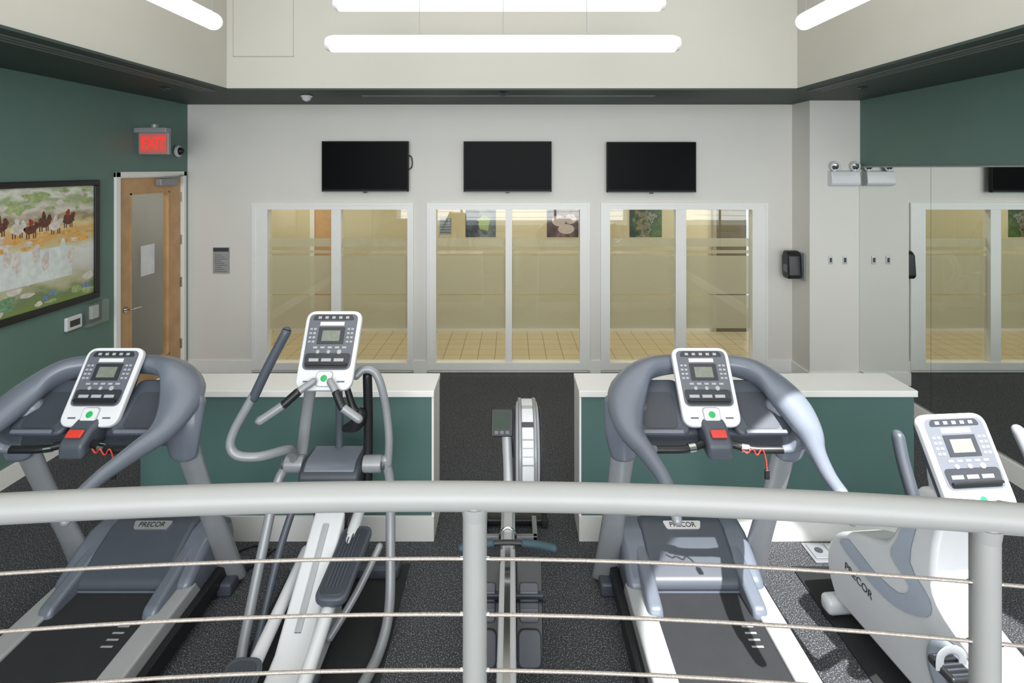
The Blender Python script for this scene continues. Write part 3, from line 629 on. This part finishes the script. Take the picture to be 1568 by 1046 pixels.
# ---------------------------------------------------------------- upright bike
def bike(xc,yc,yaw):
    e=empty('exercise_bike',(xc,yc,0)); T=Matrix.Translation((xc,yc,0))@Matrix.Rotation(yaw,4,'Z')
    body=[(.60,.10),(.66,.20),(.66,.32),(.60,.42),(.48,.50),(.36,.55),(.26,.62),(.18,.78),(.10,.93),(-.02,.93),(.02,.74),(.02,.56),(-.10,.48),(-.30,.44),(-.50,.5),(-.58,.5),(-.60,.38),(-.66,.16),(-.6,.10)]
    cat=[tuple(p) for p in catmull([list(p) for p in body],4)]
    prism('body_shell',cat,-.095,.095,M_wh,e,T,bevel=.03,seg=4)
    for s in (-1,1):
        a,b=(s*.096,s*.100) if s>0 else (s*.100,s*.096)
        st=[(.50,.455),(.56,.40),(.40,.36),(.22,.36),(.06,.44),(.04,.52),(.14,.60),(.10,.80),(.15,.80),(.20,.66),(.24,.56),(.14,.50),(.20,.43),(.34,.42)]
        prism('side_sweep_panel',[tuple(p) for p in catmull([list(p) for p in st],3)],a,b,M_bikeb,e,T)
        lathe('crank_cover',[(0,.13),(.015,.125),(.02,.10),(.022,.02)],(s*.095,-.08,.31),(s,0,0),M_bikeb,e,M=T,n=40)
        ang=math.radians(65 if s<0 else 245)
        cx,cz=-.08+.17*math.cos(ang)*-1,.31+.17*math.sin(ang)*(.8)
        sweep('crank_arm',[(s*.12,-.08,.31),(s*.13,(-.08+cx)/2,(.31+cz)/2),(s*.135,cx,cz)],[(.012,.02)]*3,M_sil,e,T,up=(1,0,0))
        box('pedal',min(s*.14,s*.235),max(s*.14,s*.235),cx-.055,cx+.055,cz-.015,cz+.015,M_black,e,T,bevel=.01)
        boxes('pedal_ridges',[(min(s*.15,s*.225),max(s*.15,s*.225),cx-.045+i*.02,cx-.04+i*.02,cz+.015,cz+.02) for i in range(5)],M_dk,e,T)
        sweep('pedal_strap',[(s*.145,cx,cz),(s*.15,cx,cz+.05),(s*.19,cx,cz+.07),(s*.228,cx,cz+.05),(s*.233,cx,cz)],[(.016,.003)]*5,M_sil,e,T,up=(0,1,0))
        sweep('handlebar',[(s*.06,.05,.84),(s*.17,.0,.87),(s*.25,-.06,.93),(s*.265,-.07,1.0),(s*.26,-.02,1.10),(s*.25,.02,1.18)],.02,M_dk if s<0 else M_sil,e,T)
        sweep('handle_grip',[(s*.253,-.06,.95),(s*.265,-.07,1.0),(s*.26,-.02,1.10),(s*.251,.015,1.175)],.0225,M_dk if s<0 else M_sil,e,T)
        sweep('inner_bar',[(s*.05,.02,.88),(s*.14,-.06,.9),(s*.16,-.10,.93),(s*.13,-.12,.96),(s*.05,-.10,.97)],.015,M_black,e,T)
    Ml=T@Matrix.Translation((-.0965,.44,.305))@Matrix.Rotation(math.radians(-90),4,'Z')@Matrix.Rotation(math.pi/2,4,'X')@Matrix.Rotation(math.radians(-6),4,'Z')
    text('maker_label_text','PRECOR',.048,M_dk,e,Ml,ext=.001)
    box('front_stabiliser',-.14,.17,.58,.66,.02,.10,M_wh,e,T,bevel=.025)
    box('rear_stabiliser',-.26,.26,-.66,-.58,.02,.08,M_wh,e,T,bevel=.02)
    boxes('levelling_feet',[(x-.02,x+.02,y,y+.04,0,.03) for x in (-.12,.15) for y in (.60,)]+[(x-.02,x+.02,-.64,-.60,0,.03) for x in (-.23,.23)],M_rub,e,T)
    cyl('seat_post',(0,-.54,.45),(0,-.60,.80),.025,M_alu,e,T)
    plate('saddle',[(-.03,.18),(-.05,.05),(-.12,-.06),(-.12,-.14),(-.05,-.17),(.05,-.17),(.12,-.14),(.12,-.06),(.05,.05),(.03,.18)],0,.06,M_rub,e,T@Matrix.Translation((0,-.6,.8)),bevel=.025)
    sweep('console_neck',[(0,.08,.88),(0,.10,.98),(0,.09,1.06)],[(.05,.04)]*3,M_wh,e,T,up=(1,0,0))
    b=T@Vector((0,-.095,.93)); t=T@Vector((0,.07,1.23)); console(e,b,t,.285,yaw)
bike(1.725,2.14,math.radians(5))
box('floor_mat',1.54,2.32,1.25,3.08,.0,.008,M_rub,None)
e=empty('floor_outlet_box',(1.8,3.19,0)); box('plate',1.69,1.91,3.11,3.27,0,.012,M_sil,e,bevel=.004); boxes('covers',[(1.705,1.795,3.13,3.25,.012,.02),(1.81,1.895,3.13,3.25,.012,.02)],M_sil,e,bevel=.006)
cyl('socket_1',(1.75,3.19,.02),(1.75,3.19,.024),.022,M_dk,e); cyl('socket_2',(1.85,3.19,.02),(1.85,3.19,.024),.022,M_dk,e)
sweep('power_cable',[(-1.45,3.05,.01),(-1.42,3.1,.01),(-1.38,3.2,.01),(-1.5,3.24,.012),(-1.58,3.16,.01),(-1.48,3.1,.02),(-1.4,3.15,.018),(-1.36,3.22,.01)],.005,M_black)

# ---------------------------------------------------------------- balcony with railing
yr=lambda x:1.083-(x+.15)**2/16.0
out=[(x/10.0,yr(x/10.0)+.05) for x in range(-33,34)]
vs=out+[(3.3,-2.9),(-3.3,-2.9)]
plate('floor_balcony',vs[::-1],.38,.5,M_carpet)
box('wall_balcony',-3.3,3.3,.3,.4,0,.38,M_green)
e=empty('balcony_railing',(0,1.08,.5))
sweep('top_rail',[(x/10.0,yr(x/10.0),1.565) for x in range(-32,33,2)],.0265,M_rail,e,n=28,sub=3)
posts=[-2.87,-1.94,-1.005,-.072,.862,1.795,2.73]
for x in posts:
    y=yr(x); cyl('post',(x,y,.5),(x,y,1.56),.0235,M_rail,e,n=28)
    cyl('post_base_flange',(x,y,.5),(x,y,.51),.05,M_rail,e,n=28)
    cyl('post_collar',(x,y,1.525),(x,y,1.550),.0235,M_rail,e,n=28,r2=.027)
for i in range(9):
    z=1.444-.108*i
    if z<.55: break
    sweep('cable_%d'%(i+1),[(x/10.0,yr(x/10.0),z) for x in range(-32,33,4)],.0033,M_cable,e,n=8,sub=3)
    for x in posts: cyl('ferrule',(x-.028,yr(x-.028),z),(x+.028,yr(x+.028),z),.0048,M_chr,e,n=10)

# ---------------------------------------------------------------- lighting
w=bpy.data.worlds.new('world'); sc.world=w; w.use_nodes=True; bg=w.node_tree.nodes['Background']
bg.inputs[0].default_value=(.9,.95,1,1); bg.inputs[1].default_value=2.0
def area(name,loc,rot,sx,sy,p,col=(1,1,1)):
    l=bpy.data.lights.new(name,'AREA'); l.shape='RECTANGLE'; l.size=sx; l.size_y=sy; l.energy=p; l.color=col
    o=bpy.data.objects.new(name,l); o.location=loc; o.rotation_euler=rot; sc.collection.objects.link(o); return o
area('ceiling_fill_light',(0,1.5,4.25),(0,0,0),4.4,5.5,92,(1,.985,.96))  # added fill lamp below the recess ceiling to lift exposure, not a cove fixture
area('daylight_window_light',(0,-2.85,2.3),(math.radians(86),0,0),6,3.0,320,(.97,.985,1))
for x in (-3,0,3): area('corridor_fill_light',(x,6.85,2.55),(0,0,0),1.6,.5,17,(1,.93,.76))  # warm unseen area lamps added to brighten the corridor, no fixtures there
area('vestibule_fill_light',(-4.2,5.3,2.55),(0,0,0),.6,.6,8,(1,.97,.93))  # small unseen lamp added so the space behind the door glass isn't dark
sp=bpy.data.lights.new('sunbeam','SPOT'); sp.energy=2300; sp.spot_size=math.radians(26); sp.spot_blend=.06; sp.shadow_soft_size=.015; sp.color=(1,.99,.97)
so=bpy.data.objects.new('sunbeam',sp); so.location=(1.9,.6,4.2); sc.collection.objects.link(so)
so.rotation_euler=(Vector((1.6,1.92,.7))-so.location).to_track_quat('-Z','Y').to_euler()
